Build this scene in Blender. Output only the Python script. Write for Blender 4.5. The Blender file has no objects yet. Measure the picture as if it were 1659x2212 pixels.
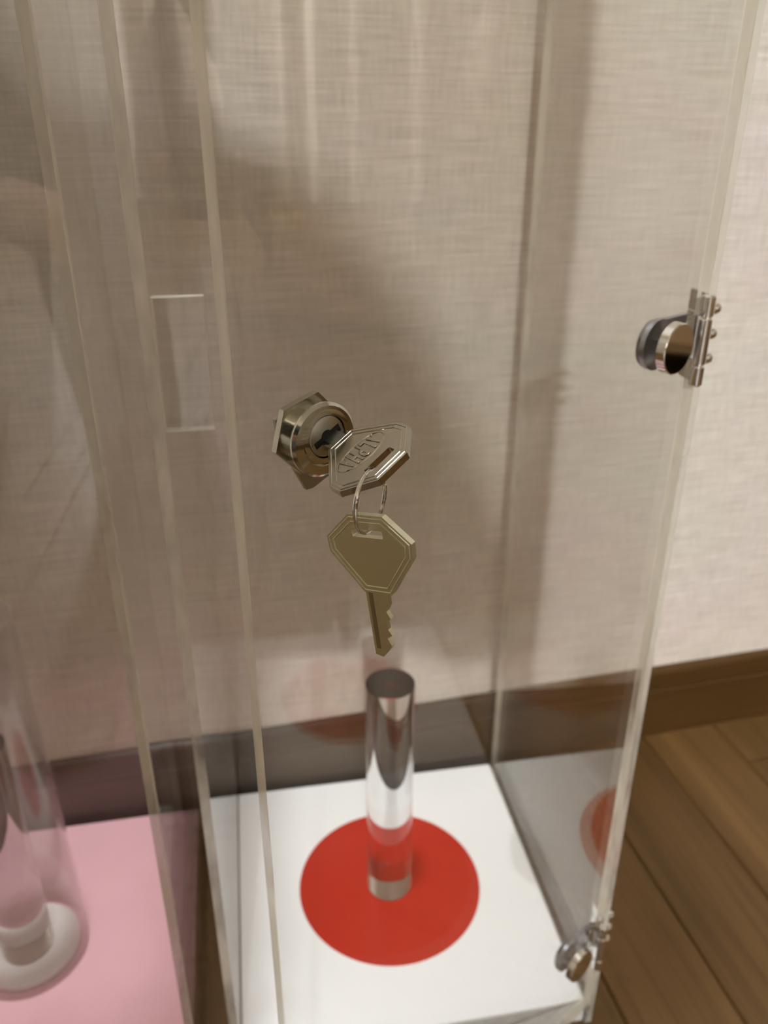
import bpy, bmesh, math, random
from mathutils import Vector, Matrix
random.seed(7)
C = bpy.context.scene
COL = C.collection
V = Vector
rad = math.radians

# ---------------------------------------------------------------- camera
H = 0.533                                    # lens height above the floor (m)
cam_d = bpy.data.cameras.new('camera')
cam = bpy.data.objects.new('camera', cam_d)
COL.objects.link(cam)
cam.location = (0, 0, H)
cam.rotation_euler = (rad(90 - 25.65), 0, 0)
cam_d.sensor_fit = 'HORIZONTAL'
cam_d.sensor_width = 36
cam_d.lens = 36 * 1778 / 1659
cam_d.clip_start = 0.005
cam_d.dof.use_dof = True
cam_d.dof.focus_distance = 0.212
cam_d.dof.aperture_fstop = 21
C.camera = cam

# ---------------------------------------------------------------- view
C.view_settings.view_transform = 'Standard'
C.view_settings.look = 'None'
C.view_settings.gamma = 1
C.view_settings.use_curve_mapping = False
C.view_settings.exposure = 0.17
C.cycles.max_bounces = 18
C.cycles.transparent_max_bounces = 48
C.cycles.transmission_bounces = 16
C.cycles.glossy_bounces = 10
C.cycles.sample_clamp_indirect = 6
C.cycles.blur_glossy = 0.2
C.cycles.use_denoising = True
C.cycles.use_adaptive_sampling = True
C.cycles.adaptive_threshold = 0.035

# ---------------------------------------------------------------- world (dim even fill outside the closed room)
w = bpy.data.worlds.new('world')
C.world = w
w.use_nodes = True
w.node_tree.nodes['Background'].inputs[0].default_value = (0.9, 0.88, 0.85, 1)
w.node_tree.nodes['Background'].inputs[1].default_value = 0.3
LAMP_POS = (-.86, -4.35)                     # room frame m, k
LAMP_POWER = 3000.0
SPOT_POS = (-0.05, 0.25)
SPOT_POWER = 375.0

# ---------------------------------------------------------------- frames
BETA = rad(13.6)                             # the room is turned against the camera
RM = Matrix.Rotation(BETA, 4, 'Z')
ALF = rad(9.705)                             # the near case
e1 = V((math.cos(ALF), math.sin(ALF), 0)); n1 = V((-math.sin(ALF), math.cos(ALF), 0))
BASE_Z = 0.023
S = 0.216
CASE_H = 0.86
T = 0.005

# ---------------------------------------------------------------- helpers
def mat(name):
    m = bpy.data.materials.new(name)
    m.use_nodes = True
    nt = m.node_tree
    return m, nt, nt.nodes, nt.links

def principled(name, col, rough=0.5, metal=0.0, ior=1.5, coat=0.0, bump=None, var=None, spec=0.5):
    m, nt, N, L = mat(name)
    b = N['Principled BSDF']
    b.inputs['Base Color'].default_value = (*col, 1)
    b.inputs['Roughness'].default_value = rough
    b.inputs['Metallic'].default_value = metal
    b.inputs['IOR'].default_value = ior
    b.inputs['Coat Weight'].default_value = coat
    b.inputs['Coat Roughness'].default_value = 0.05
    b.inputs['Specular IOR Level'].default_value = spec
    if bump or var:
        tc = N.new('ShaderNodeTexCoord'); mp = N.new('ShaderNodeMapping'); nz = N.new('ShaderNodeTexNoise')
        L.new(tc.outputs['Object'], mp.inputs['Vector']); L.new(mp.outputs['Vector'], nz.inputs['Vector'])
        sc = (bump or var)[0]
        mp.inputs['Scale'].default_value = sc if isinstance(sc, tuple) else (sc, sc, sc)
        nz.inputs['Scale'].default_value = 1.0; nz.inputs['Detail'].default_value = 4
        if bump:
            bp = N.new('ShaderNodeBump'); bp.inputs['Strength'].default_value = bump[1]; bp.inputs['Distance'].default_value = bump[2]
            L.new(nz.outputs['Fac'], bp.inputs['Height']); L.new(bp.outputs['Normal'], b.inputs['Normal'])
        if var:
            mx = N.new('ShaderNodeMix'); mx.data_type = 'RGBA'
            mx.inputs[6].default_value = (*[c * (1 - var[1]) for c in col], 1)
            mx.inputs[7].default_value = (*[min(1, c * (1 + var[1])) for c in col], 1)
            L.new(nz.outputs['Fac'], mx.inputs[0]); L.new(mx.outputs[2], b.inputs['Base Color'])
    return m

def acrylic(name, tint=(0.976, 0.974, 0.963), haze=0.0, haze_col=(0.8, 0.78, 0.76)):
    """Clear flat sheet: straight-through transmission and a two-sided Fresnel mirror."""
    m, nt, N, L = mat(name)
    out = N['Material Output']; N.remove(N['Principled BSDF'])
    geo = N.new('ShaderNodeNewGeometry')
    dot = N.new('ShaderNodeVectorMath'); dot.operation = 'DOT_PRODUCT'
    L.new(geo.outputs['Normal'], dot.inputs[0]); L.new(geo.outputs['Incoming'], dot.inputs[1])
    ab = N.new('ShaderNodeMath'); ab.operation = 'ABSOLUTE'; L.new(dot.outputs['Value'], ab.inputs[0])
    om = N.new('ShaderNodeMath'); om.operation = 'SUBTRACT'; om.inputs[0].default_value = 1.0; om.use_clamp = True
    L.new(ab.outputs[0], om.inputs[1])
    pw = N.new('ShaderNodeMath'); pw.operation = 'POWER'; pw.inputs[1].default_value = 5.0; L.new(om.outputs[0], pw.inputs[0])
    ma = N.new('ShaderNodeMath'); ma.operation = 'MULTIPLY_ADD'; ma.inputs[1].default_value = 0.96; ma.inputs[2].default_value = 0.04
    L.new(pw.outputs[0], ma.inputs[0])
    tr = N.new('ShaderNodeBsdfTransparent'); tr.inputs[0].default_value = (*tint, 1)
    gl = N.new('ShaderNodeBsdfGlossy'); gl.inputs['Roughness'].default_value = 0.0; gl.inputs['Color'].default_value = (1, 1, 1, 1)
    src = tr
    if haze:
        df = N.new('ShaderNodeBsdfDiffuse'); df.inputs[0].default_value = (*haze_col, 1)
        mh = N.new('ShaderNodeMixShader'); mh.inputs[0].default_value = haze
        L.new(tr.outputs[0], mh.inputs[1]); L.new(df.outputs[0], mh.inputs[2]); src = mh
    mx = N.new('ShaderNodeMixShader')
    L.new(ma.outputs[0], mx.inputs[0]); L.new(src.outputs[0], mx.inputs[1]); L.new(gl.outputs[0], mx.inputs[2])
    L.new(mx.outputs[0], out.inputs['Surface'])
    return m

def edge_mat(name, col=(0.62, 0.58, 0.48), clear=0.35):
    """Glossy sheet edge: milky colour stands in for piped light, patchy clearness for refraction."""
    m, nt, N, L = mat(name)
    out = N['Material Output']; b = N['Principled BSDF']
    b.inputs['Base Color'].default_value = (*col, 1); b.inputs['Roughness'].default_value = 0.12
    b.inputs['IOR'].default_value = 1.49
    b.inputs['Subsurface Weight'].default_value = 0.0
    tl = N.new('ShaderNodeBsdfTranslucent'); tl.inputs[0].default_value = (*col, 1)  # milky colour stands in for light piped along the sheet
    m1 = N.new('ShaderNodeMixShader'); m1.inputs[0].default_value = 0.4
    L.new(b.outputs[0], m1.inputs[1]); L.new(tl.outputs[0], m1.inputs[2])
    tr = N.new('ShaderNodeBsdfTransparent')
    m2 = N.new('ShaderNodeMixShader')  # patchy clearness imitates bright and dark refracted bits
    tcc = N.new('ShaderNodeTexCoord'); mpc = N.new('ShaderNodeMapping'); mpc.inputs['Scale'].default_value = (40, 40, 13)
    nzc = N.new('ShaderNodeTexNoise'); nzc.inputs['Scale'].default_value = 1; nzc.inputs['Detail'].default_value = 3
    mrc = N.new('ShaderNodeMapRange'); mrc.inputs['From Min'].default_value = .40; mrc.inputs['From Max'].default_value = .62
    mrc.inputs['To Min'].default_value = clear * .5; mrc.inputs['To Max'].default_value = min(.9, clear + .5)
    L.new(tcc.outputs['Object'], mpc.inputs[0]); L.new(mpc.outputs[0], nzc.inputs[0]); L.new(nzc.outputs[0], mrc.inputs['Value']); L.new(mrc.outputs[0], m2.inputs[0])
    L.new(m1.outputs[0], m2.inputs[1]); L.new(tr.outputs[0], m2.inputs[2]); L.new(m2.outputs[0], out.inputs['Surface'])
    tc = N.new('ShaderNodeTexCoord'); mp = N.new('ShaderNodeMapping'); nz = N.new('ShaderNodeTexNoise'); bp = N.new('ShaderNodeBump')
    mp.inputs['Scale'].default_value = (1500, 1500, 25)
    L.new(tc.outputs['Object'], mp.inputs[0]); L.new(mp.outputs[0], nz.inputs[0]); nz.inputs['Scale'].default_value = 1
    bp.inputs['Strength'].default_value = 0.25; bp.inputs['Distance'].default_value = 0.0003
    L.new(nz.outputs[0], bp.inputs['Height']); L.new(bp.outputs[0], b.inputs['Normal'])
    return m

def glass(name, ior=1.49, col=(0.97, 0.97, 0.97), rough=0.0):
    m, nt, N, L = mat(name)
    out = N['Material Output']; N.remove(N['Principled BSDF'])
    g = N.new('ShaderNodeBsdfGlass'); g.inputs['Color'].default_value = (*col, 1)
    g.inputs['Roughness'].default_value = rough; g.inputs['IOR'].default_value = ior
    L.new(g.outputs[0], out.inputs['Surface'])
    return m

def emit(name, col, s):
    m, nt, N, L = mat(name)
    out = N['Material Output']; N.remove(N['Principled BSDF'])
    g = N.new('ShaderNodeEmission'); g.inputs[0].default_value = (*col, 1); g.inputs[1].default_value = s
    L.new(g.outputs[0], out.inputs['Surface'])
    return m

def mesh(name, bm, mats, parent=None, smooth=False, loc=None):
    bmesh.ops.recalc_face_normals(bm, faces=bm.faces)
    me = bpy.data.meshes.new(name)
    bm.to_mesh(me); bm.free()
    for m in (mats if isinstance(mats, (list, tuple)) else [mats]): me.materials.append(m)
    if smooth:
        for p in me.polygons: p.use_smooth = True
        me.set_sharp_from_angle(angle=rad(35))
    o = bpy.data.objects.new(name, me)
    COL.objects.link(o)
    if parent is not None: o.parent = parent
    if loc is not None: o.location = loc
    return o

def tag(o, label=None, cat=None, group=None, kind=None):
    if label: o['label'] = label
    if cat: o['category'] = cat
    if group: o['group'] = group
    if kind: o['kind'] = kind
    return o

def empty(name, loc, rz=0.0):
    o = bpy.data.objects.new(name, None); COL.objects.link(o)
    o.location = loc; o.rotation_euler = (0, 0, rz); o.empty_display_size = 0.02
    return o

def bx(bm, x0, x1, y0, y1, z0, z1, M=None, bevel=0.0, mi=0):
    r = bmesh.ops.create_cube(bm, size=1)
    vs = r['verts']
    for v in vs:
        v.co = V((x0 + (v.co.x + .5) * (x1 - x0), y0 + (v.co.y + .5) * (y1 - y0), z0 + (v.co.z + .5) * (z1 - z0)))
    fs = list({f for v in vs for f in v.link_faces})
    for f in fs: f.material_index = mi
    if bevel:
        es = list({e for v in vs for e in v.link_edges})
        rr = bmesh.ops.bevel(bm, geom=es, offset=bevel, segments=1, affect='EDGES', profile=0.5)
        vs = list({v for f in rr['faces'] for v in f.verts} | {v for v in vs if v.is_valid})
    if M is not None:
        for v in vs: v.co = M @ v.co
    return vs

def lathe(bm, prof, M=None, seg=48, mi=0):
    """prof: list of (radius, height); revolved about local z; closed at ends where radius = 0."""
    rings = []
    for r, z in prof:
        if r < 1e-7: rings.append([bm.verts.new((0, 0, z))])
        else: rings.append([bm.verts.new((r * math.cos(2 * math.pi * k / seg), r * math.sin(2 * math.pi * k / seg), z)) for k in range(seg)])
    for a, b in zip(rings, rings[1:]):
        for k in range(seg):
            k2 = (k + 1) % seg
            if len(a) == 1 and len(b) == 1: continue
            if len(a) == 1: f = bm.faces.new((a[0], b[k], b[k2]))
            elif len(b) == 1: f = bm.faces.new((a[k], a[k2], b[0]))
            else: f = bm.faces.new((a[k], a[k2], b[k2], b[k]))
            f.material_index = mi
    if M is not None:
        for r in rings:
            for v in r: v.co = M @ v.co

def prism(bm, pts, z0, z1, M=None, holes=()):
    """Extruded outline (with holes) between z0 and z1."""
    bm2 = bmesh.new()
    es = []
    for loop in (pts,) + tuple(holes):
        vs = [bm2.verts.new((x, y, z0)) for x, y in loop]
        es += [bm2.edges.new((vs[i], vs[(i + 1) % len(vs)])) for i in range(len(vs))]
    bmesh.ops.triangle_fill(bm2, edges=es, use_beauty=True)
    fs = list(bm2.faces)
    r = bmesh.ops.extrude_face_region(bm2, geom=fs)
    for g in r['geom']:
        if isinstance(g, bmesh.types.BMVert): g.co.z = z1
    if M is not None: bm2.transform(M)
    bmesh.ops.recalc_face_normals(bm2, faces=bm2.faces)
    me = bpy.data.meshes.new('tmp'); bm2.to_mesh(me); bm2.free()
    bm.from_mesh(me); bpy.data.meshes.remove(me)

def tube(bm, pts, r, seg=12, closed=False, M=None):
    n = len(pts); rings = []
    up = None
    for i, p in enumerate(pts):
        a = pts[(i - 1) % n] if (closed or i > 0) else p
        b = pts[(i + 1) % n] if (closed or i < n - 1) else p
        t = (V(b) - V(a)).normalized()
        if up is None:
            up = V((0, 0, 1)) if abs(t.z) < .9 else V((1, 0, 0))
        x = t.cross(up).normalized(); y = x.cross(t).normalized(); up = y
        rings.append([bm.verts.new(V(p) + r * (x * math.cos(2 * math.pi * k / seg) + y * math.sin(2 * math.pi * k / seg))) for k in range(seg)])
    rng = range(n if closed else n - 1)
    for i in rng:
        a, b = rings[i], rings[(i + 1) % n]
        for k in range(seg):
            bm.faces.new((a[k], a[(k + 1) % seg], b[(k + 1) % seg], b[k]))
    if not closed:
        bm.faces.new(rings[0]); bm.faces.new(rings[-1])
    if M is not None:
        for rr in rings:
            for v in rr: v.co = M @ v.co

def frame(o, x, y, z):
    """Matrix that maps local axes onto x, y, z at o."""
    return Matrix(((x[0], y[0], z[0], o[0]), (x[1], y[1], z[1], o[1]), (x[2], y[2], z[2], o[2]), (0, 0, 0, 1)))

# ---------------------------------------------------------------- materials
def wall_material():
    m, nt, N, L = mat('woven_wallpaper')
    b = N['Principled BSDF']; b.inputs['Roughness'].default_value = 0.75
    b.inputs['Specular IOR Level'].default_value = 0.25
    tc = N.new('ShaderNodeTexCoord')
    def nz(scale, detail=3):
        mp = N.new('ShaderNodeMapping'); mp.inputs['Scale'].default_value = scale
        n = N.new('ShaderNodeTexNoise'); n.inputs['Scale'].default_value = 1; n.inputs['Detail'].default_value = detail
        L.new(tc.outputs['Object'], mp.inputs[0]); L.new(mp.outputs[0], n.inputs[0]); return n
    hz = nz((24, 24, 760)); vt = nz((620, 620, 45)); big = nz((6, 6, 9), 2)
    a = N.new('ShaderNodeMath'); a.operation = 'MULTIPLY_ADD'; a.inputs[1].default_value = 0.62
    a2 = N.new('ShaderNodeMath'); a2.operation = 'MULTIPLY'; a2.inputs[1].default_value = 0.38
    L.new(hz.outputs[0], a.inputs[0]); L.new(vt.outputs[0], a2.inputs[0]); L.new(a2.outputs[0], a.inputs[2])
    cr = N.new('ShaderNodeValToRGB')
    cr.color_ramp.elements[0].position = 0.30; cr.color_ramp.elements[0].color = (0.50, 0.445, 0.385, 1)
    cr.color_ramp.elements[1].position = 0.70; cr.color_ramp.elements[1].color = (0.79, 0.72, 0.655, 1)
    L.new(a.outputs[0], cr.inputs[0])
    mx = N.new('ShaderNodeMix'); mx.data_type = 'RGBA'; mx.blend_type = 'MULTIPLY'; mx.inputs[0].default_value = 0.12
    L.new(cr.outputs[0], mx.inputs[6]); L.new(big.outputs['Color'], mx.inputs[7])
    L.new(mx.outputs[2], b.inputs['Base Color'])
    bp = N.new('ShaderNodeBump'); bp.inputs['Strength'].default_value = 0.4; bp.inputs['Distance'].default_value = 0.0005
    L.new(a.outputs[0], bp.inputs['Height']); L.new(bp.outputs[0], b.inputs['Normal'])
    return m

def wood_material(name, dark, light, rough, stretch=(70, 3.0, 20), coat=0.0):
    m, nt, N, L = mat(name)
    b = N['Principled BSDF']; b.inputs['Roughness'].default_value = rough; b.inputs['Coat Weight'].default_value = coat; b.inputs['Specular IOR Level'].default_value = 0.28
    tc = N.new('ShaderNodeTexCoord'); oi = N.new('ShaderNodeObjectInfo')
    mp = N.new('ShaderNodeMapping'); mp.inputs['Scale'].default_value = stretch
    cx = N.new('ShaderNodeCombineXYZ'); ml = N.new('ShaderNodeMath'); ml.operation = 'MULTIPLY'; ml.inputs[1].default_value = 37.0
    L.new(oi.outputs['Random'], ml.inputs[0]); L.new(ml.outputs[0], cx.inputs[0]); L.new(ml.outputs[0], cx.inputs[2])
    ad = N.new('ShaderNodeVectorMath'); ad.operation = 'ADD'
    L.new(tc.outputs['Object'], mp.inputs[0]); L.new(mp.outputs[0], ad.inputs[0]); L.new(cx.outputs[0], ad.inputs[1])
    n1 = N.new('ShaderNodeTexNoise'); n1.inputs['Scale'].default_value = 1; n1.inputs['Detail'].default_value = 6; n1.inputs['Distortion'].default_value = 0.7
    L.new(ad.outputs[0], n1.inputs[0])
    mp2 = N.new('ShaderNodeMapping'); mp2.inputs['Scale'].default_value = (stretch[0] * 5, stretch[1] * 3, stretch[2] * 4)
    n2 = N.new('ShaderNodeTexNoise'); n2.inputs['Scale'].default_value = 1; n2.inputs['Detail'].default_value = 3
    L.new(tc.outputs['Object'], mp2.inputs[0]); L.new(mp2.outputs[0], n2.inputs[0])
    s = N.new('ShaderNodeMath'); s.operation = 'MULTIPLY_ADD'; s.inputs[1].default_value = 0.3; L.new(n2.outputs[0], s.inputs[0])
    s2 = N.new('ShaderNodeMath'); s2.operation = 'MULTIPLY'; s2.inputs[1].default_value = 0.7; L.new(n1.outputs[0], s2.inputs[0]); L.new(s2.outputs[0], s.inputs[2])
    cr = N.new('ShaderNodeValToRGB'); cr.color_ramp.elements[0].position = 0.36; cr.color_ramp.elements[0].color = (*dark, 1)
    cr.color_ramp.elements[1].position = 0.64; cr.color_ramp.elements[1].color = (*light, 1)
    L.new(s.outputs[0], cr.inputs[0])
    hs = N.new('ShaderNodeHueSaturation'); mr = N.new('ShaderNodeMapRange'); mr.inputs['To Min'].default_value = 0.88; mr.inputs['To Max'].default_value = 1.1
    L.new(oi.outputs['Random'], mr.inputs['Value']); L.new(mr.outputs[0], hs.inputs['Value']); L.new(cr.outputs[0], hs.inputs['Color'])
    L.new(hs.outputs[0], b.inputs['Base Color'])
    return m

M_WALL = wall_material()
M_PLAIN = principled('plain_wallpaper', (0.40, 0.35, 0.28), 0.8, bump=((60, 60, 300), 0.3, 0.0005))
M_CEIL = principled('ceiling_paper', (0.78, 0.76, 0.72), 0.85)
M_FLOOR = wood_material('oak_floor', (0.070, 0.035, 0.0085), (0.112, 0.059, 0.0165), 0.5)
M_SUB = principled('dark_joint', (0.03, 0.017, 0.006), 0.8)
M_SKIRT = wood_material('skirting_wood', (0.050, 0.024, 0.0065), (0.068, 0.034, 0.0095), 0.33, stretch=(3, 60, 60))
M_ACR = acrylic('clear_acrylic')
M_EDGE = edge_mat('acrylic_edge', (.78, .74, .64), 0.22)
M_EDGE3 = edge_mat('acrylic_door_edge', (.84, .80, .68), 0.06)  # paler and denser: the door edge's brightness put into the colour
M_EDGE2 = edge_mat('acrylic_edge_grey', (0.5, 0.47, 0.44), 0.55)
M_GLASS = glass('solid_acrylic')
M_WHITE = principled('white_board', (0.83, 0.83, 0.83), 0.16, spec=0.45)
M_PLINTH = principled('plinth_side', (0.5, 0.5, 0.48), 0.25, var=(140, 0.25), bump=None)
M_RED = principled('red_film', (0.43, 0.020, 0.010), 0.20, spec=0.5)
M_PINK = principled('pink_board', (0.80, 0.47, 0.54), 0.25, var=(22, 0.07), spec=0.35)
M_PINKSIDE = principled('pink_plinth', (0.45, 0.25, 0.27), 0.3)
M_DISC = principled('white_plate', (0.82, 0.81, 0.79), 0.18)
M_CHROME = principled('chrome', (0.82, 0.81, 0.79), 0.05, 1.0)
M_STEEL = principled('blued_zinc', (0.42, 0.44, 0.49), 0.28, 1.0, bump=(900, 0.1, 0.0002))
M_NICKEL = principled('nickel', (0.55, 0.54, 0.46), 0.13, 1.0, bump=((300, 300, 300), 0.05, 0.0002))
M_KEY = principled('nickel_key', (0.50, 0.465, 0.39), 0.15, 1.0, bump=((700, 700, 700), 0.06, 0.0002))
M_KEY2 = principled('brassy_key', (0.72, 0.72, 0.54), 0.40, 1.0, bump=((500, 500, 500), 0.08, 0.0002))
M_WIRE = principled('steel_wire', (0.66, 0.62, 0.55), 0.16, 1.0)
M_CYL = principled('lock_core', (0.40, 0.41, 0.37), 0.3, 1.0)
M_BLACK = principled('keyway_black', (0.008, 0.008, 0.008), 0.7)
M_LAMP = emit('lamp_diffuser', (0.90, 0.95, 1.0), LAMP_POWER)
M_SPOT = emit('spot_diffuser', (0.92, 0.96, 1.0), SPOT_POWER)
M_DARKDISC = principled('dark_disc_grey', (.115, .10, .095), .5)
M_CURT = principled('curtain_cloth', (0.60, 0.52, 0.44), 0.85, var=((8, 8, 2), 0.12))
M_TUBE = acrylic('clear_tube', (0.95, 0.94, 0.94), haze=0.05, haze_col=(0.75, 0.68, 0.7))

# ---------------------------------------------------------------- room (own frame m, k, z turned by BETA)
M0, M1, K0, K1, ZC = -1.45, 2.1, -4.6, 0.5467, 2.4
def room(name, bm, m, kind='structure', parent=None):
    o = mesh(name, bm, m, parent)
    if parent is None:
        o.rotation_euler = (0, 0, BETA); o['kind'] = kind
    return o
bm = bmesh.new(); bx(bm, M0, M1, K1, K1 + .1, 0, ZC); room('wall_back', bm, M_WALL)
bm = bmesh.new(); bx(bm, M0, M1, K0 - .1, K0, 0, ZC); room('wall_front', bm, M_PLAIN)
bm = bmesh.new(); bx(bm, M0 - .1, M0, K0 - .1, K1 + .1, 0, ZC); room('wall_left', bm, M_PLAIN)
bm = bmesh.new(); bx(bm, M1, M1 + .1, K0 - .1, K1 + .1, 0, ZC); room('wall_right', bm, M_PLAIN)
bm = bmesh.new(); bx(bm, M0 - .1, M1 + .1, K0 - .1, K1 + .1, ZC, ZC + .1); room('ceiling', bm, M_CEIL)
# skirting: lower board with a stepped, rounded upper moulding
bm = bmesh.new()
prof = [(0, 0), (-.0070, 0), (-.0070, .0515), (-.0058, .0528), (-.0058, .0545), (-.0066, .0556), (-.0066, .0715), (-.0052, .0745), (-.002, .0762), (0, .0762)]
ends = [[bm.verts.new((x, K1 + a, b)) for a, b in prof] for x in (M0, M1)]
for i in range(len(prof)):
    j = (i + 1) % len(prof)
    bm.faces.new((ends[0][i], ends[0][j], ends[1][j], ends[1][i]))
bm.faces.new(ends[0]); bm.faces.new(ends[1])
room('baseboard_back', bm, M_SKIRT)
# floor: sub floor + individual boards
bm = bmesh.new(); bx(bm, M0, M1, K0, K1, -.03, -.008); FLOOR = room('floor', bm, M_SUB)
PW = 0.0757
def plank_mesh(length, name):
    bm = bmesh.new()
    hw, c, d = PW / 2 - .0004, .0014, .0019
    hl = length / 2 - .0002
    def ring(x, y, z): return [bm.verts.new((sx * x, sy * y, z)) for sx, sy in ((-1, -1), (1, -1), (1, 1), (-1, 1))]
    r0 = ring(hw, hl, -.008); r1 = ring(hw, hl, -d); r2 = ring(hw - c, hl - c * .6, 0)
    for a, b in ((r0, r1), (r1, r2)):
        for i in range(4): bm.faces.new((a[i], a[(i + 1) % 4], b[(i + 1) % 4], b[i]))
    bm.faces.new(r2)
    bmesh.ops.recalc_face_normals(bm, faces=bm.faces)
    me = bpy.data.meshes.new(name); bm.to_mesh(me); bm.free(); me.materials.append(M_FLOOR); return me
pm = {}
def plank(mc, k0, k1):
    L_ = round(k1 - k0, 3)
    if L_ < .02: return
    if L_ not in pm: pm[L_] = plank_mesh(L_, 'plank')
    o = bpy.data.objects.new('plank', pm[L_]); COL.objects.link(o); o.parent = FLOOR
    o.location = (mc, (k0 + k1) / 2, 0)
joints = {2: .487, 0: -.12, 1: .22, 3: -.30, -1: -.45, -2: .05, -3: -.6}
for j in range(-23, 23):
    mc = .3095 + (j + .5) * PW
    if mc - PW / 2 < M0 or mc + PW / 2 > M1: continue
    k = joints.get(j, .1 - .909 * random.random())
    cuts = [K1 - .0005]
    c = k
    while c > K0 + .05: cuts.append(c); c -= .909 if c > -1 else 1.818
    cuts.append(K0)
    for a, b in zip(cuts, cuts[1:]): plank(mc, b, a)
# ceiling lamps
lp = RM @ V((LAMP_POS[0], LAMP_POS[1], ZC))
t = empty('ceiling_light', lp); tag(t, 'round white ceiling lamp seen only as highlights and reflections', 'lamp')
bm = bmesh.new(); lathe(bm, [(0, 0), (.125, 0), (.13, -.02), (.12, -.03), (0, -.03)]); mesh('base', bm, M_CEIL, t, True)
bm = bmesh.new(); lathe(bm, [(.100, -.03), (.097, -.05), (.08, -.065), (.04, -.075), (0, -.077)]); mesh('diffuser', bm, M_LAMP, t, True)
sp = RM @ V((SPOT_POS[0], SPOT_POS[1], ZC))
t = empty('downlight', sp); tag(t, 'small recessed downlight in the ceiling, seen only as highlights', 'lamp')
bm = bmesh.new(); lathe(bm, [(.100, -.001), (.115, -.001), (.115, -.006), (.100, -.006), (.100, -.001)]); mesh('trim_ring', bm, M_CEIL, t, True)
bm = bmesh.new(); lathe(bm, [(0, -.003), (.0995, -.003), (.0995, -.0012), (0, -.0012)]); mesh('diffuser', bm, M_SPOT, t, True)
# curtain hung over the wall behind the photographer
bm = bmesh.new(); prev = None
nC = 260; x0c, x1c = -.9, 1.3
for i in range(nC + 1):
    f = i / nC; x = x0c + (x1c - x0c) * f
    y = K0 + .10 + .032 * math.sin(f * 2 * math.pi * 8 + 1.8 * math.sin(f * 13)) + .014 * math.sin(f * 41)
    cur = [bm.verts.new((x, y, .04)), bm.verts.new((x, y, 2.2)), bm.verts.new((x, y - .002, 2.2)), bm.verts.new((x, y - .002, .04))]
    if prev:
        for q in range(4): bm.faces.new((prev[q], prev[(q + 1) % 4], cur[(q + 1) % 4], cur[q]))
    else: bm.faces.new(cur)
    prev = cur
bm.faces.new(prev)
o = mesh('curtain', bm, M_CURT, None, True); o.rotation_euler = (0, 0, BETA)
tag(o, 'long beige pleated curtain on the far side of the room, seen as streaky reflections', 'curtain')

# low wooden sideboard added out of view on the right, to darken what the metal mirrors
M_SIDEB = wood_material('prop_wood', (0.17, 0.105, 0.048), (0.27, 0.17, 0.082), 0.45, stretch=(3, 3, 40))
sb = empty('sideboard_prop', RM @ V((M1 - .22, -.45, 0)), BETA); tag(sb, 'long low brown wooden sideboard added out of view to darken reflections in the metal', 'sideboard_prop')
bm = bmesh.new(); bx(bm, -.20, .20, -.95, .95, .08, .78, None, .003); mesh('body', bm, M_SIDEB, sb)
bm = bmesh.new(); bx(bm, -.215, .21, -.97, .97, .78, .81, None, .004); mesh('top', bm, M_SIDEB, sb)
for x_ in (-.15, .15):
    for y_ in (-.88, .88):
        bm = bmesh.new(); lathe(bm, [(0, 0), (.014, 0), (.02, .08), (0, .08)], Matrix.Translation((x_, y_, 0)), 20); mesh('leg', bm, M_SIDEB, sb, True)
for k_ in range(3):
    y0_ = -.93 + k_ * .625
    bm = bmesh.new(); bx(bm, -.212, -.2005, y0_, y0_ + .61, .10, .76, None, .002); dd = mesh('door', bm, M_SIDEB, sb)
    bm = bmesh.new(); lathe(bm, [(0, 0), (.006, 0), (.006, .012), (.012, .018), (.012, .024), (0, .026)], Matrix.Translation((-.212, y0_ + .56, .45)) @ Matrix.Rotation(-math.pi / 2, 4, 'Y'), 20); mesh('knob', bm, M_CHROME, dd, True)

# ---------------------------------------------------------------- display cases
def panel(name, x0, x1, y0, y1, z0, z1, parent, thick_axis, edge=None):
    """Sheet of acrylic; the two big faces are clear, the four narrow ones are sawn edges."""
    bm = bmesh.new()
    vs = bx(bm, x0, x1, y0, y1, z0, z1)
    bmesh.ops.recalc_face_normals(bm, faces=bm.faces)
    es = [e for e in bm.edges if e.calc_length() > .02]
    bmesh.ops.bevel(bm, geom=es, offset=.00028, segments=1, affect='EDGES')
    for f in bm.faces:
        f.normal_update()
        f.material_index = 0 if abs(f.normal[thick_axis]) > .95 else 1
    return mesh(name, bm, [M_ACR, edge or M_EDGE], parent)

def make_case(name, origin, ang, label, top_mat, side_mat, gl, gr):
    """origin: front left inner corner of the base on the floor; x across, y to the back."""
    t = empty(name, origin, ang); tag(t, label, 'display case')
    xa, xb = -gl, S + gr
    panel('side_panel', xa - T, xa, -.001, S + .001, 0, CASE_H, t, 0)
    panel('side_panel', xb, xb + T, -.001, S + .001, 0, CASE_H, t, 0)
    panel('back_panel', xa - T + .0002, xb + T - .0002, S + .0012, S + .0012 + .0045, 0, CASE_H, t, 1, M_EDGE2)
    panel('top_panel', xa - T, xb + T, -.001, S + .0055, CASE_H + .0002, CASE_H + .0052, t, 2)
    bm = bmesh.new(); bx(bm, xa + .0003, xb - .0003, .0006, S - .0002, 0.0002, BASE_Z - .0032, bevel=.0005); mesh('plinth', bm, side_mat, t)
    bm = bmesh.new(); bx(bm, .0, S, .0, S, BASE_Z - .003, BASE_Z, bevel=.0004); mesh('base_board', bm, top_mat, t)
    return t

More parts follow.
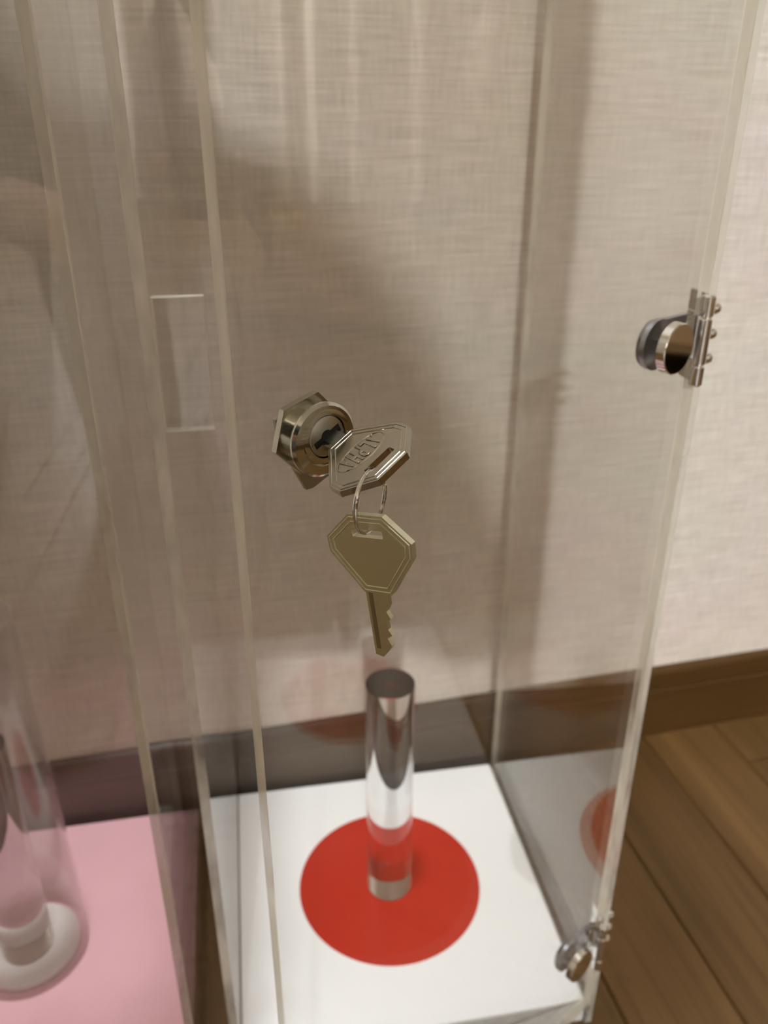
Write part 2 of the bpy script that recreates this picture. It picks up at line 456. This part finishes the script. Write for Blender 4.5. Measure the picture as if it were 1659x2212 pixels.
FR = V((.1279, .3404, 0)); FL = V((-.0850, .3040, 0))
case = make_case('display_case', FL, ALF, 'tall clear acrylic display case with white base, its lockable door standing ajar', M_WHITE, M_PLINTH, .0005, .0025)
ctr = S / 2
bm = bmesh.new(); lathe(bm, [(0, 0), (.0662, 0), (.0662, .00035), (0, .00035)], Matrix.Translation((ctr + .001, ctr + .0005, BASE_Z + .00005)), 96); o = mesh('red_circle', bm, M_RED, case); tag(o, 'flat red circle on the white base board')
# clear stop plate for the cam, glued inside the left side panel
panel('catch_plate', -.0003, .0187, .001, .006, .4213, .4732, case, 1)

ANG2 = rad(10.5)
e2 = V((math.cos(ANG2), math.sin(ANG2), 0)); n2 = V((-math.sin(ANG2), math.cos(ANG2), 0))
BR2 = V((-.1516, .5018, 0)); FL2 = BR2 - S * e2 - S * n2
case2 = make_case('display_case', FL2, ANG2, 'clear acrylic display case with pink base board, at the left edge, closed', M_PINK, M_PINKSIDE, .0005, .0010)
panel('front_panel', -.0055, S + .0062, -.0065, -.0015, .001, CASE_H, case2, 1)

# ---------------------------------------------------------------- door of the near case
OPEN = rad(30.7)
P = FR + e1 * .002 - n1 * .005               # hinge-side end of the outer door face
ad = ALF + math.pi + OPEN
d = V((math.cos(ad), math.sin(ad), 0)); no = V((-d.y, d.x, 0))
if no.y > 0: no = -no
hor = -d
ZZ = V((0, 0, 1))
DW = S + .004
# door frame: x from hinge to free edge, y into the case, z up
MD = frame(P, d, -no, ZZ)
Z0D, Z1D = BASE_Z + .003, CASE_H - .002
rz = ad
door = panel('door', 0, DW, 0, T, Z0D, Z1D, None, 1, M_EDGE3)
door.matrix_world = MD
door.parent = case
door.matrix_parent_inverse = (Matrix.Translation(FL) @ Matrix.Rotation(ALF, 4, 'Z')).inverted()
door.matrix_basis = MD
def on_door(name, bm, m, smooth=True):
    """sub-part modelled in world space"""
    o = mesh(name, bm, m, None, smooth)
    o.parent = door
    o.matrix_parent_inverse = MD.inverted()
    return o

# lock
LO = V((-.01632, .21073, H - .0789)) - hor * .0009         # centre on the outer face
LM = frame(LO, hor, ZZ, no)                  # local z = outwards
LM = frame(LO, hor, ZZ, hor.cross(ZZ)) if (hor.cross(ZZ)).dot(no) > 0 else frame(LO, ZZ, hor, ZZ.cross(hor))
bm = bmesh.new(); lathe(bm, [(.0075, .0), (.0100, .0), (.0105, .0003), (.0105, .0010), (.0097, .0018), (.0072, .0020), (.0075, .0)], LM, 72)
on_door('lock_bezel', bm, M_NICKEL)
LC = Matrix.Translation(ZZ * .0011 + hor * .0006) @ LM
bm = bmesh.new(); lathe(bm, [(0, .0010), (.0085, .0010), (.0085, .0002), (0, .0002)], LM, 64); on_door('lock_well', bm, M_NICKEL)
bm = bmesh.new(); lathe(bm, [(.0058, .0010), (.0061, .0021), (.0064, .0021), (.0076, .0019), (.0076, .0010)], LC, 64); on_door('cylinder_collar', bm, M_NICKEL)
bm = bmesh.new(); lathe(bm, [(0, .0019), (.0054, .0019), (.0057, .0017), (.0057, .0008)], LC, 64); on_door('lock_cylinder', bm, M_CYL)
bm = bmesh.new(); lathe(bm, [(.0089, -.0050), (.0089, .0001), (.0089, -.0230), (0, -.0230)][0:0] or [(.0082, -.0001), (.0082, -.0088), (.0078, -.0092), (0, -.0092)], LM, 48)
on_door('lock_barrel', bm, M_NICKEL)
bm = bmesh.new()
hexa = [(.0118 * math.cos(rad(60 * k + 14)), .0118 * math.sin(rad(60 * k + 14))) for k in range(6)]
prism(bm, hexa, -.0074, -.0052, LM); on_door('lock_nut', bm, M_NICKEL, False)
ca = rad(-68)
CM = LM @ Matrix.Rotation(ca, 4, 'Z') if LM.to_3x3().col[0].dot(hor) > .5 else LM @ Matrix.Rotation(math.pi / 2 - ca, 4, 'Z')
bm = bmesh.new()
prism(bm, [(-.0075, -.006), (0, -.0078), (.0175, -.0062), (.0185, -.004), (.0185, .004), (.0175, .0062), (0, .0078), (-.0075, .006)], -.0108, -.0094, CM)
lathe(bm, [(0, -.0128), (.0035, -.0128), (.0040, -.0122), (.0040, -.0108)], LM, 24)
on_door('lock_cam', bm, M_CYL, False)
# keyway
SL = rad(27.4)
wv = hor * math.cos(SL) + ZZ * math.sin(SL)
kn = no.cross(wv)
KM = frame(LC.translation, no, wv, kn)                  # key frame: x outwards, y across the blade, z normal of the blade
bm = bmesh.new(); bx(bm, .0016, .0020, -.0046, .0046, -.0009, .0009, KM); lathe(bm, [(0, .0021), (.0019, .0021), (.0019, .0017)], LC, 20)
on_door('keyway', bm, M_BLACK, False)


# ---------------------------------------------------------------- hinges
def make_hinge(zc):
    hb = empty('hinge', (0, 0, 0)); hb.parent = case
    hb.matrix_parent_inverse = (Matrix.Translation(FL) @ Matrix.Rotation(ALF, 4, 'Z')).inverted()
    hb.location = (.1289, .3305, zc)
    IM = Matrix.Translation((.1289, .3305, zc)).inverted()
    def part(name, bm, m, smooth=True):
        bm.transform(IM)
        return mesh(name, bm, m, hb, smooth)
    ax = V((.1289, .3305, zc))
    # knuckles (three barrels) on one pin
    bm = bmesh.new()
    for a, b in ((-.0185, -.0100), (-.0097, .0095), (.0098, .0185)):
        lathe(bm, [(0, a), (.0021, a), (.0027, a + .0006), (.0027, b - .0006), (.0021, b), (0, b)], Matrix.Translation(ax), 28)
    part('knuckle', bm, M_CHROME)
    # leaf wrapped on the front end and inner face of the side panel
    ML = frame(V((FR.x, FR.y, zc)), e1, n1, ZZ)
    bm = bmesh.new()
    bx(bm, .0002, .0019, -.0085, .0068, -.0185, -.0098, ML, .0003)
    bx(bm, .0002, .0019, -.0085, .0068, .0098, .0185, ML, .0003)
    bx(bm, .0002, .0019, .0010, .0068, -.0097, .0097, ML, .0003)
    part('side_leaf', bm, M_CHROME, False)
    # dome screws through the side panel
    for dz in (-.0105, 0, .0105):
        bm = bmesh.new()
        SM = frame(V((FR.x, FR.y, zc)) + e1 * (.0036 + T) + n1 * .0022 + ZZ * dz, ZZ, n1, ZZ.cross(n1) if ZZ.cross(n1).dot(e1) > 0 else n1.cross(ZZ))
        lathe(bm, [(0, .0040), (.0013, .0036), (.0023, .0025), (.0026, .0010), (.0026, .0)], SM, 20)
        lathe(bm, [(.0010, .0), (.0010, -.0068), (0, -.0068)], SM, 12)
        part('screw', bm, M_CHROME)
    # door clamp: rear body, front cap, arm to the knuckle
    dc = P + d * .0235 + ZZ * (zc - P.z)
    z_ax = no
    DM = frame(dc, hor, ZZ, no) if hor.cross(ZZ).dot(no) > 0 else frame(dc, ZZ, hor, no)
    bm = bmesh.new(); lathe(bm, [(0, .0040), (.0097, .0040), (.0101, .0036), (.0103, .0002), (0, .0002)], DM, 64); part('clamp_cap', bm, M_CHROME)
    bm = bmesh.new(); lathe(bm, [(0, -.0098), (.0088, -.0098), (.0097, -.0092), (.0100, -.0078), (.0103, -.0074), (.0103, -.0052), (0, -.0052)], DM, 64); part('clamp_body', bm, M_STEEL)
    bm = bmesh.new()
    AM = frame(dc, hor, no, ZZ)
    # arm: plate behind the door, running to the knuckle, tapering upward outline
    out = [(-.002, -.0098), (.0150, -.0095), (.0222, -.0085), (.0222, .0095), (.0150, .0097), (-.002, .0098)]
    AM2 = frame(dc, hor, ZZ, no) if hor.cross(ZZ).dot(no) > 0 else frame(dc, hor, ZZ, no)
    prism(bm, out, -.0080, -.0053, AM2)
    part('arm', bm, M_STEEL, False)
    # bent web from the arm to the pin
    bm = bmesh.new()
    a0 = dc + hor * .0205 - no * .0080; a1 = dc + hor * .0205 - no * .0053
    tgt = V((.1289, .3305, zc)); dirv = (tgt - dc); 
    pA = [a0, dc + hor * .0245 - no * .006, tgt + hor * .0008 - no * .0014, tgt - hor * .0012 + no * .0004, dc + hor * .0222 - no * .0036, a1 - hor * .002]
    pts = [((p_ - ax).x, (p_ - ax).y) for p_ in pA]
    prism(bm, pts, -.0092, .0092, Matrix.Translation(ax))
    part('web', bm, M_CHROME, False)
    return hb
make_hinge(H - .0820)
make_hinge(H - .4470)
make_hinge(.790)

# ---------------------------------------------------------------- keys
import math as _m
def arc_slot(x0, x1, y0, y1, r, n=4):
    pts = []
    for cx, cy, a0 in ((x1 - r, y1 - r, 0), (x0 + r, y1 - r, 90), (x0 + r, y0 + r, 180), (x1 - r, y0 + r, 270)):
        for k in range(n + 1):
            a = rad(a0 + 90 * k / n); pts.append((cx + r * _m.cos(a), cy + r * _m.sin(a)))
    return pts
HEAD = [(3.2, -3.2), (14.0, -12.1), (17.8, -12.3), (24.3, -5.0), (24.3, 5.0), (17.8, 12.3), (14.0, 12.1), (3.2, 4.6)]
def shrink(pts, k):
    cx, cy = 14.4, 0
    out = []
    n = len(pts)
    for i in range(n):
        p0, p1, p2 = V(pts[i - 1]), V(pts[i]), V(pts[(i + 1) % n])
        a = (p1 - p0).normalized(); b = (p2 - p1).normalized()
        na = V((-a.y, a.x)); nb = V((-b.y, b.x))
        if na.dot(V((cx, cy)) - p1) < 0: na = -na
        if nb.dot(V((cx, cy)) - p1) < 0: nb = -nb
        bis = (na + nb).normalized(); out.append(tuple(p1 + bis * (k / max(.3, bis.dot(na)))))
    return out
def mmp(pts): return [(x / 1000, y / 1000) for x, y in pts]
TH = .0010                                   # half thickness of the bow
def text_bm(s, size, depth):
    cu = bpy.data.curves.new('t', 'FONT'); cu.body = s; cu.size = size; cu.extrude = depth; cu.bevel_depth = .035; cu.bevel_resolution = 1; cu.align_x = 'CENTER'; cu.align_y = 'CENTER'
    cu.resolution_u = 2
    ob = bpy.data.objects.new('t', cu); COL.objects.link(ob)
    dg = bpy.context.evaluated_depsgraph_get()
    me = bpy.data.meshes.new_from_object(ob.evaluated_get(dg))
    b = bmesh.new(); b.from_mesh(me)
    bpy.data.objects.remove(ob); bpy.data.curves.remove(cu); bpy.data.meshes.remove(me)
    return b
def make_key(M, label, mt, blade_from, name='key', emboss=True, frontsign=1):
    org = M.translation.copy()
    root = empty(name, org); tag(root, label, 'key')
    IM = Matrix.Translation(org).inverted() @ M
    slot = arc_slot(18.7, 20.9, -4.7, 4.7, .35)
    bm = bmesh.new()
    prism(bm, mmp(shrink(HEAD, -.75)), -TH, TH, IM, holes=(mmp(slot),))
    mesh('bow', bm, mt, root)
    # blade with bitting and a groove down each side
    bm = bmesh.new()
    bl = [(3.6, -3.4), (3.6, 3.4), (-1.0, 3.4), (-3.0, 2.2), (-5.0, 3.3), (-6.6, 1.7), (-8.6, 1.9), (-10.2, 3.0), (-11.4, 1.3), (-13.6, 2.4), (-15.6, 1.0), (-17.6, -.9), (-17.0, -3.3)]
    bl = [(x, y) for x, y in bl if x > blade_from] if blade_from > -17 else bl
    if blade_from > -17: bl += [(blade_from, 2.2), (blade_from, -3.3)] if False else []
    if blade_from > -17: bl = [(3.9, -3.0), (3.9, 4.3), (blade_from, 4.3), (blade_from, -2.8)]
    prism(bm, mmp(bl), -TH * (.8 if blade_from < -9 else 1.15), TH * (.8 if blade_from < -9 else 1.15), IM)
    mesh('blade', bm, mt, root)
    bm = bmesh.new()
    xe = -15.0 if blade_from < -17 else blade_from
    for s in (-1, 1):
        vs = bx(bm, xe / 1000, .0028, (-.0026 if blade_from < -9 else -.0016), (-.0012 if blade_from < -9 else .0030), s * TH * (.8 if blade_from < -9 else 1.15) - .00005, s * TH * (.8 if blade_from < -9 else 1.15) + .00005, IM)
    mesh('groove', bm, M_CYL, root)
    # raised rim on both faces
    bm = bmesh.new()
    for s in (-1, 1):
        for k_, r_ in ((0, .00021), (1.25, .00019)):
            tube(bm, [V((x, y, s * (TH + .00004))) for x, y in mmp(shrink(HEAD, k_))], r_, 8, True, IM)
    mesh('rim', bm, mt, root)
    if emboss:
        bm = bmesh.new(); s = frontsign
        nE = 48; cx = 12.4; ax_, ay_ = 3.6, 8.0
        el = [(cx + ax_ * _m.cos(2 * _m.pi * k / nE), ay_ * _m.sin(2 * _m.pi * k / nE)) for k in range(nE)]
        tube(bm, [V((x / 1000, y / 1000, s * TH)) for x, y in el], .00022, 6, True, IM)
        mesh('oval_border', bm, mt, root)
        # tall lettering that fills the oval, tops towards the bow end
        bm = bmesh.new()
        xs = (-4.9, -2.45, 0, 2.45, 4.9)
        for ch, x in zip('ALPHA', xs):
            hh = 2 * ax_ * _m.sqrt(max(.1, 1 - (abs(x) + .5) ** 2 / ay_ ** 2)) * .84
            tb = text_bm(ch, 1.0, .02)
            zs = [v.co for v in tb.verts]
            mnx, mxx = min(c_.x for c_ in zs), max(c_.x for c_ in zs); mny, mxy = min(c_.y for c_ in zs), max(c_.y for c_ in zs)
            for v in tb.verts:
                tx = (v.co.x - mnx) / (mxx - mnx) - .5; ty = (v.co.y - mny) / (mxy - mny) - .5
                v.co = V(((cx + ty * hh) / 1000, -s * (x + tx * 2.05) / 1000, s * (TH + .0003 * (v.co.z + .055) / .11)))
            tb.transform(IM)
            me = bpy.data.meshes.new('tmp'); tb.to_mesh(me); tb.free(); bm.from_mesh(me); bpy.data.meshes.remove(me)
        mesh('lettering', bm, mt, root)
    return root

fs = 1 if kn.dot(-LO + V((0, 0, H))) > 0 else -1
K1M = frame(V((-.01632, .21073, H - .0790)) + hor * .0005 + no * .0035, no, wv, kn)
key1 = make_key(K1M, 'silver key inserted in the lock, raised oval lettering on its bow', M_KEY, -2.2, frontsign=fs)
# split ring hanging in the slot of the first key
KC = K1M.translation
SP = KC + no * .0196 + wv * (-.0038)
RR = .0084
RC = SP - ZZ * (RR - .0004)
rdir = V((.43, .90, 0)).normalized(); rn = rdir.cross(ZZ)
bm = bmesh.new()
pts = []
NP = 96
for k in range(NP + 1):
    a = 2 * math.pi * 2 * k / NP * .93 + rad(60)
    off = rn * (-.00042 + .00084 * k / NP)
    pts.append(rdir * RR * math.cos(a) + ZZ * RR * math.sin(a) + off)
tube(bm, pts, .00042, 8)
o = mesh('key_ring', bm, M_WIRE, None, True, RC); tag(o, 'small steel split ring joining the inserted key and the hanging key', 'key ring')
# second key hanging from the ring
psi = rad(-30)
tilt = rad(9)
w2 = V((math.cos(psi), math.sin(psi), 0))
nrm2 = w2.cross(ZZ).normalized()            # faces the camera side
ax2 = (ZZ * math.cos(tilt) - w2 * math.sin(tilt)).normalized()
wy2 = nrm2.cross(ax2).normalized()
if wy2.dot(w2) < 0: wy2 = -wy2
RB = RC - ZZ * RR
K2M = frame(RB - ax2 * .0206 - w2 * .0006, ax2, wy2, ax2.cross(wy2))
key2 = make_key(K2M, 'greenish key hanging from the split ring, toothed blade pointing down', M_KEY2, -99, emboss=False)

# ---------------------------------------------------------------- rods
def make_rod(x, y, z0, h, r, label):
    bm = bmesh.new()
    lathe(bm, [(0, 0), (r - .0004, 0), (r, .0004), (r, h - .0004), (r - .0004, h), (0, h)], None, 128)
    o = mesh('acrylic_rod', bm, M_GLASS, None, True, (x, y, z0)); tag(o, label, 'rod')
    bm = bmesh.new(); lathe(bm, [(0, -.0006), (r - .0003, -.0006), (r - .0003, -.0001), (0, -.0001)], None, 64); mesh('dark_disc', bm, M_DARKDISC, o); return o  # dark disc added under the rod so its top looks dark
c1 = FL + e1 * ctr + n1 * ctr
make_rod(c1.x + .0007, c1.y + .0005, BASE_Z + .0011, .181, .0160, 'clear acrylic rod standing upright on the red circle')
bm = bmesh.new(); lathe(bm, [(0, 0), (.0300, 0), (.0318, .0012), (.0320, .0042), (.0314, .0050), (0, .0050)], None, 72)
o = mesh('round_plate', bm, M_DISC, None, True, (-.2395, .3765, BASE_Z + .0001)); tag(o, 'thick round white plate on the pink base board', 'plate')
make_rod(-.2405, .3758, BASE_Z + .0058, .170, .0162, 'clear acrylic rod standing on the round white plate')
bm = bmesh.new()
lathe(bm, [(.0375, 0), (.0375, .06), (.0355, .18), (.0345, .26), (.0330, .26), (.0340, .18), (.0360, .06), (.0360, 0), (.0375, 0)], None, 72)
o = mesh('clear_tube', bm, M_TUBE, None, True, (-.2395, .3765, BASE_Z + .0001)); tag(o, 'wide clear acrylic tube around the rod on the pink base', 'tube')

# ---------------------------------------------------------------- the photographer, kneeling behind the lens (seen as shadow and reflection)
M_SKIN = principled('skin', (0.55, 0.34, 0.25), 0.5)
M_CLOTH = principled('dark_jumper', (0.045, 0.042, 0.05), 0.9)
M_TROUS = principled('trousers', (0.06, 0.06, 0.08), 0.9)
M_HAIR = principled('black_hair', (0.015, 0.012, 0.01), 0.5)
M_PHONE = principled('phone_back', (0.03, 0.03, 0.035), 0.25)
def skin_body(name, chain, mats, pick, levels=2):
    verts, edges, radii = [], [], []
    idx = {}
    for k, (co, r) in chain['v'].items():
        idx[k] = len(verts); verts.append(co); radii.append(r)
    for a, b in chain['e']: edges.append((idx[a], idx[b]))
    me = bpy.data.meshes.new('tmp'); me.from_pydata(verts, edges, [])
    ob = bpy.data.objects.new('tmp', me); COL.objects.link(ob)
    md = ob.modifiers.new('skin', 'SKIN'); md.use_smooth_shade = True
    sv = me.skin_vertices[0].data
    for i, r in enumerate(radii): sv[i].radius = (r if isinstance(r, tuple) else (r, r)); sv[i].use_root = (i == 0)
    sd = ob.modifiers.new('sub', 'SUBSURF'); sd.levels = levels; sd.render_levels = levels
    dg = bpy.context.evaluated_depsgraph_get()
    m2 = bpy.data.meshes.new_from_object(ob.evaluated_get(dg))
    bpy.data.objects.remove(ob); bpy.data.meshes.remove(me)
    m2.materials.clear()
    for m in mats: m2.materials.append(m)
    for p in m2.polygons: p.use_smooth = True; p.material_index = pick(p.center)
    m2.name = name
    o = bpy.data.objects.new(name, m2); COL.objects.link(o); return o
PX = -.17
UZ = .25                                     # upright on the knees
cv = {
 'pelvis': ((PX, -.80, .24 + UZ), (.15, .12)), 'belly': ((PX, -.76, .40 + UZ), (.135, .105)), 'chest': ((PX, -.69, .58 + UZ), (.15, .11)),
 'neckb': ((PX, -.64, .71 + UZ), (.075, .065)), 'neck': ((PX, -.615, .765 + UZ), (.055, .055)),
 'jaw': ((PX, -.585, .815 + UZ), (.062, .068)), 'skull': ((PX, -.59, .885 + UZ), (.082, .095)), 'crown': ((PX, -.60, .945 + UZ), (.06, .07)),
}
ce = [('pelvis', 'belly'), ('belly', 'chest'), ('chest', 'neckb'), ('neckb', 'neck'), ('neck', 'jaw'), ('jaw', 'skull'), ('skull', 'crown')]
fr = V((0, math.cos(rad(25.65)), -math.sin(rad(25.65)))); up = V((0, math.sin(rad(25.65)), math.cos(rad(25.65)))); rt = V((1, 0, 0))
PHC = V((0, 0, H)) - fr * .008 - up * .062 - rt * .025          # centre of the phone
for s_, S_ in ((1, 'r'), (-1, 'l')):
    sh = V((PX + s_ * .17, -.67, .655 + UZ))
    wr = PHC + rt * s_ * .075 - up * .055 - fr * .050
    el_ = V((PX + s_ * .235 + (.04 if s_ > 0 else 0), -.42, .60))
    pm_ = PHC + rt * s_ * .058 - up * .018 - fr * .026
    cv['sh' + S_] = (sh, .062); cv['ua' + S_] = (sh.lerp(el_, .5), .050); cv['el' + S_] = (el_, .041)
    cv['fa' + S_] = (el_.lerp(wr, .45), .038); cv['wr' + S_] = (wr, (.026, .022)); cv['pm' + S_] = (pm_, (.034, .016))
    ce += [('chest', 'sh' + S_), ('sh' + S_, 'ua' + S_), ('ua' + S_, 'el' + S_), ('el' + S_, 'fa' + S_), ('fa' + S_, 'wr' + S_), ('wr' + S_, 'pm' + S_)]
    # fingers curl round the edge of the phone
    for f_ in range(4):
        o1 = pm_ + up * (.022 - .017 * f_) + fr * .012 + rt * s_ * .004
        o2 = o1 + fr * .021 - rt * s_ * .008
        o3 = o2 + fr * .004 - rt * s_ * (.022 - .003 * abs(f_ - 1))
        if o3.y > -.004: pass
        a, b, c_ = ('f%d%s%s' % (f_, k_, S_) for k_ in 'abc')
        sc_ = 1 - .08 * abs(f_ - 1)
        cv[a] = (o1, .0088 * sc_); cv[b] = (o2 - fr * .012, .0082 * sc_); cv[c_] = (o3 - fr * .014, .0072 * sc_)
        ce += [('pm' + S_, a), (a, b), (b, c_)]
    th1 = pm_ - rt * s_ * .012 + up * .004 - fr * .012; th2 = th1 - rt * s_ * .024 + up * .014 - fr * .0
    cv['ta' + S_] = (th1, .0105); cv['tb' + S_] = (th2, .009); ce += [('pm' + S_, 'ta' + S_), ('ta' + S_, 'tb' + S_)]
    hp = V((PX + s_ * .095, -.78, .44)); kn_ = V((PX + s_ * .12, -.66, .062)); an = V((PX + s_ * .10, -1.04, .045)); toe = V((PX + s_ * .10, -1.17, .030))
    cv['hp' + S_] = (hp, .085); cv['th' + S_] = (hp.lerp(kn_, .5), .075); cv['kn' + S_] = (kn_, .058)
    cv['sh2' + S_] = (kn_.lerp(an, .45) - V((0, 0, .01)), .048); cv['an' + S_] = (an, .036); cv['toe' + S_] = (toe, .028)
    ce += [('pelvis', 'hp' + S_), ('hp' + S_, 'th' + S_), ('th' + S_, 'kn' + S_), ('kn' + S_, 'sh2' + S_), ('sh2' + S_, 'an' + S_), ('an' + S_, 'toe' + S_)]
def pick(c):
    if c.z > .745 + UZ: return 1
    if c.y > -.13 and c.z > .38: return 1
    if c.z < .50 and c.y < -.5: return 2
    return 0
per = skin_body('person', {'v': cv, 'e': ce}, [M_CLOTH, M_SKIN, M_TROUS], pick)
tag(per, 'person in dark jumper kneeling behind the lens, seen only as shadow and faint reflection', 'person')
bm = bmesh.new(); bmesh.ops.create_uvsphere(bm, u_segments=32, v_segments=20, radius=1)
for v in bm.verts:
    v.co = V((PX + v.co.x * .089, -.605 + v.co.y * .102, .915 + UZ + v.co.z * .088))
bmesh.ops.delete(bm, geom=[v for v in bm.verts if v.co.y > -.56 and v.co.z < .955 + UZ or v.co.z < .83 + UZ], context='VERTS')
bmesh.ops.solidify(bm, geom=bm.faces, thickness=.006)
mesh('hair', bm, M_HAIR, per, True)
for s_ in (-1, 1):
    bm = bmesh.new(); bmesh.ops.create_uvsphere(bm, u_segments=16, v_segments=10, radius=.010)
    bm.transform(Matrix.Translation((PX + s_ * .029, -.5155, .885 + UZ))); ey = mesh('eye', bm, M_DISC, per, True)
    bm = bmesh.new(); bmesh.ops.create_uvsphere(bm, u_segments=12, v_segments=8, radius=.0048)
    bm.transform(Matrix.Translation((PX + s_ * .029, -.5100, .882 + UZ))); mesh('iris', bm, M_HAIR, ey, True)
    bm = bmesh.new(); bx(bm, PX + s_ * .030 - .012, PX + s_ * .030 + .012, -.514, -.506, .901 + UZ, .905 + UZ, None, .0015); mesh('eyebrow', bm, M_HAIR, per)
    bm = bmesh.new(); bmesh.ops.create_uvsphere(bm, u_segments=12, v_segments=8, radius=1)
    for v in bm.verts: v.co = V((PX + s_ * (.083 + v.co.x * .008), -.59 + v.co.y * .018, .872 + UZ + v.co.z * .03))
    mesh('ear', bm, M_SKIN, per, True)
bm = bmesh.new(); bmesh.ops.create_uvsphere(bm, u_segments=16, v_segments=10, radius=1)
for v in bm.verts: v.co = V((PX + v.co.x * .013 * (1.3 - .5 * v.co.z), -.502 + v.co.y * .014 - .006 * v.co.z, .858 + UZ + v.co.z * .026))
mesh('nose', bm, M_SKIN, per, True)
bm = bmesh.new(); bmesh.ops.create_uvsphere(bm, u_segments=16, v_segments=8, radius=1)
for v in bm.verts: v.co = V((PX + v.co.x * .024, -.518 + v.co.y * .009, .822 + UZ + v.co.z * .007))
mesh('mouth', bm, principled('lips', (.42, .17, .15), .5), per, True)
PM = frame(PHC, rt, up, -fr)
bm = bmesh.new(); bx(bm, -.0355, .0355, -.0725, .0725, -.004, .004, None, .0018)
bm.transform(PM); o = mesh('phone', bm, M_PHONE, None); tag(o, 'dark phone held upright in both hands behind the lens', 'phone')
